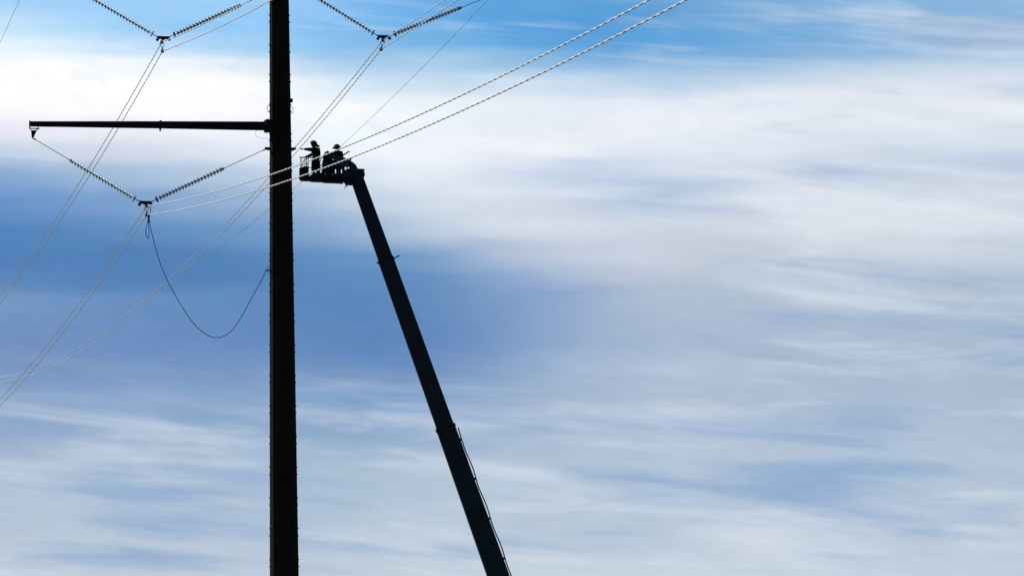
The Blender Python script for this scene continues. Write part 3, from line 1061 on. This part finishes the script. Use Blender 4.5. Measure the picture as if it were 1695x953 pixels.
def make_person(label, J, face, hands, hatspec, jr=1.0):
    """J: joints (world). face: direction the head looks"""
    org = (J['ankle_l'] + J['ankle_r']) / 2
    org.z = min(J['ankle_l'].z, J['ankle_r'].z) - 0.08
    t = thing('person', org, label, 'person', 'workers in the lift basket')
    f = Vector(face).normalized()
    hd = J['head']
    ch = [[('pel', J['pelvis'], (0.15, 0.12)), ('wst', J['waist'], (0.13, 0.10)), ('chs', J['chest'], (0.16, 0.115)), ('nkb', J['neck'], 0.065), ('nk', J['neck'].lerp(hd, 0.35), 0.055),
           ('hd1', hd - UPZ * 0.045 + f * 0.012, (0.070, 0.075)), ('hd2', hd + UPZ * 0.04, (0.082, 0.088)), ('hd3', hd + UPZ * 0.10, (0.055, 0.06))]]
    ch.append([('hd1', None, 0), ('chin', hd - UPZ * 0.085 + f * 0.058, 0.028)])
    ch.append([('hd2', None, 0), ('nose', hd - UPZ * 0.012 + f * 0.105, 0.013)])
    for s_ in 'lr':
        ch.append([('chs', None, 0), ('sh' + s_, J['shoulder_' + s_], 0.062), ('el' + s_, J['elbow_' + s_], 0.043), ('wr' + s_, J['wrist_' + s_], 0.027)])
        d, upv, pt = hands[s_]
        ch += hand_chains('h' + s_, J['wrist_' + s_], d, upv, 'wr' + s_, pt)
        ch.append([('pel', None, 0), ('hp' + s_, J['hip_' + s_], 0.095), ('kn' + s_, J['knee_' + s_], 0.062), ('an' + s_, J['ankle_' + s_], 0.042)])
    skin_mesh('body', ch, MT['skin'], t, org, 1)
    # jacket
    cj = [[('pel', J['pelvis'] + UPZ * 0.02, (0.25 * jr, 0.21)), ('wst', J['waist'], (0.255 * jr, 0.215)), ('chs', J['chest'], (0.27 * jr, 0.21)), ('nkb', J['neck'] - UPZ * 0.01, 0.125), ('col', J['neck'].lerp(hd, 0.35), 0.092)]]
    for s_ in 'lr':
        w_ = J['wrist_' + s_].lerp(J['elbow_' + s_], 0.06)
        cj.append([('chs', None, 0), ('sh' + s_, J['shoulder_' + s_], 0.135), ('ue' + s_, J['shoulder_' + s_].lerp(J['elbow_' + s_], 0.55), 0.102), ('el' + s_, J['elbow_' + s_], 0.088), ('wr' + s_, w_, 0.055)])
    skin_mesh('jacket', cj, MT['cloth'], t, org, 2)
    ct = [[('pel', J['pelvis'], (0.175, 0.15)), ('wb', J['pelvis'].lerp(J['waist'], 0.5), (0.16, 0.135))]]
    for s_ in 'lr':
        a_ = J['ankle_' + s_]
        ct.append([('pel', None, 0), ('hp' + s_, J['hip_' + s_], 0.17), ('tg' + s_, J['hip_' + s_].lerp(J['knee_' + s_], 0.5), 0.160), ('kn' + s_, J['knee_' + s_], 0.135), ('cf' + s_, J['knee_' + s_].lerp(a_, 0.5), 0.118), ('an' + s_, a_, 0.095)])
    skin_mesh('trousers', ct, MT['cloth2'], t, org, 2)
    fh = Vector((f.x, f.y, 0)).normalized()
    for s_ in 'lr':
        a_ = J['ankle_' + s_]
        skin_mesh('boot', [[('a', a_ + UPZ * 0.05, 0.060), ('b', a_ - UPZ * 0.03, 0.058), ('c', a_ + fh * 0.09 - UPZ * 0.045, 0.046), ('d', a_ + fh * 0.17 - UPZ * 0.05, 0.036)]], MT['leather'], t, org, 2)
    # ears
    sidev = f.cross(UPZ).normalized()
    for s_ in (1, -1):
        m = MB()
        m.lathe([(0.001, -0.006), (0.026, -0.006), (0.030, 0.004), (0.012, 0.010), (0.001, 0.010)], hd + sidev * 0.078 * s_, sidev * s_, 10)
        m.build('ear', MT['skin'], t, hd + sidev * 0.078 * s_, True)
    # hard hat: ribbed shell and full brim
    hc, hax, rdome, rbrim, shift = hatspec
    hax = Vector(hax).normalized()
    m = MB()
    prof = [(rdome * math.cos(a), rdome * 0.92 * math.sin(a)) for a in [math.pi / 2 * k / 8 for k in range(8)]] + [(0.001, rdome * 0.92)]
    m.lathe(prof, hc, hax, 20)
    m.tube([hc + hax * rdome * 0.93 * math.sin(a) + (f - hax * f.dot(hax)).normalized() * rdome * 1.01 * math.cos(a) for a in [math.pi * k / 10 for k in range(11)]], 0.014, 6)
    hat = m.build('hard_hat', MT['hat'], t, hc, True)
    m = MB()
    m.lathe([(rdome * 0.80, 0.02), (rdome * 1.05, 0.012), (rbrim, -0.020), (rbrim + 0.012, -0.045), (rbrim - 0.01, -0.075), (rdome * 0.85, -0.06)], hc + Vector(shift), hax, 24)
    m.build('brim', MT['hat'], hat, hc, True)
    return t


def joints(dy, **kw):
    return {k: B(v[0], v[1], dy + (v[2] if len(v) > 2 else 0.0)) for k, v in kw.items()}


J = joints(-0.05,
           ankle_l=(518.6, 288.6, -0.08), ankle_r=(527.2, 289.0, 0.12), knee_l=(519.2, 276, -0.1), knee_r=(526.0, 276, 0.12),
           hip_l=(521.2, 264.8, -0.10), hip_r=(525.0, 264.8, 0.10), pelvis=(523.2, 263.0), waist=(523.4, 257.5), chest=(523.4, 250.2), neck=(520.6, 244.8), head=(518.2, 240.4),
           shoulder_l=(518.0, 247.8, -0.17), shoulder_r=(526.6, 248.2, 0.17), elbow_l=(509.6, 247.2, -0.25), wrist_l=(502.4, 247.0, -0.22),
           elbow_r=(514.2, 257.2, 0.22), wrist_r=(504.8, 260.2, 0.10))
make_person('worker in wide brimmed hard hat at left end of the basket, pointing left', J, (-1, -0.1, -0.12),
            {'l': ((-1, 0.05, 0.06), (0, 0.2, 1), True), 'r': ((-1, 0, -0.25), (0, -1, 0.3), False)},
            (B(518.9, 238.4, -0.05), (0.34, 0.0, 0.94), 0.180, 0.235, (0.10, 0, -0.02)), 1.08)
J = joints(0.05,
           ankle_l=(549, 289, -0.05), ankle_r=(559.5, 289.2, 0.1), knee_l=(550.2, 277.5, -0.1), knee_r=(559.8, 277.5, 0.1),
           hip_l=(556.0, 267.0, -0.1), hip_r=(561.0, 267.0, 0.1), pelvis=(560.2, 265.5), waist=(561.0, 260.0), chest=(560.8, 254.6), neck=(558.6, 249.8), head=(557.6, 245.2),
           shoulder_l=(554.6, 253.6, -0.18), shoulder_r=(564.0, 253.4, 0.17), elbow_l=(548.0, 255.4, -0.26), wrist_l=(541.5, 257.2, -0.2),
           elbow_r=(566.0, 261.0, 0.20), wrist_r=(559.0, 262.5, -0.05))
make_person('stooping worker in a hard hat at the right of the basket, holding a stick', J, (-1, -0.25, -0.25),
            {'l': ((-1, 0.0, -0.2), (0, -0.5, 1), False), 'r': ((-1, -0.3, 0.1), (0, -0.6, 0.8), False)},
            (B(557.6, 243.7, 0.05), (-0.02, 0.0, 1), 0.160, 0.200, (-0.02, 0, 0)), 1.25)
J = joints(0.18,
           ankle_l=(536.8, 289, -0.05), ankle_r=(545.2, 289.2, 0.1), knee_l=(536.2, 278.5, -0.1), knee_r=(543.4, 278.5, 0.1),
           hip_l=(540.5, 270.5, -0.1), hip_r=(544.5, 270.5, 0.1), pelvis=(543.2, 269.5), waist=(543.0, 265.0), chest=(541.8, 260.6), neck=(541.4, 257.2), head=(541.0, 254.2),
           shoulder_l=(537.8, 260.4, -0.18), shoulder_r=(545.2, 260.4, 0.17), elbow_l=(538.4, 267.0, -0.25), wrist_l=(534.6, 272.0, -0.15),
           elbow_r=(549.0, 266.5, 0.2), wrist_r=(550.5, 272.0, 0.0))
make_person('worker bent low between the two others, only a dark hard hat and shoulders showing', J, (-0.6, 0.6, -0.5),
            {'l': ((-0.7, 0, -0.7), (0, -1, 0.2), False), 'r': ((0.2, -0.4, -1), (1, 0, 0.2), False)},
            (B(541.6, 254.8, 0.18), (0.05, 0.05, 1), 0.150, 0.175, (0, 0, 0)), 1.2)
# tool carried by the stooping worker
m = MB()
a_, b_ = B(556.5, 264.3, -0.02), B(578.4, 250.3, -0.02)
m.tube([a_, a_.lerp(b_, 0.5), a_.lerp(b_, 0.52), b_], [0.026, 0.026, 0.036, 0.036], 8)
tag(m.build('hand_tool', MT['lead'], None, a_), 'dark straight stick jutting up right past the stooping worker', 'tool')
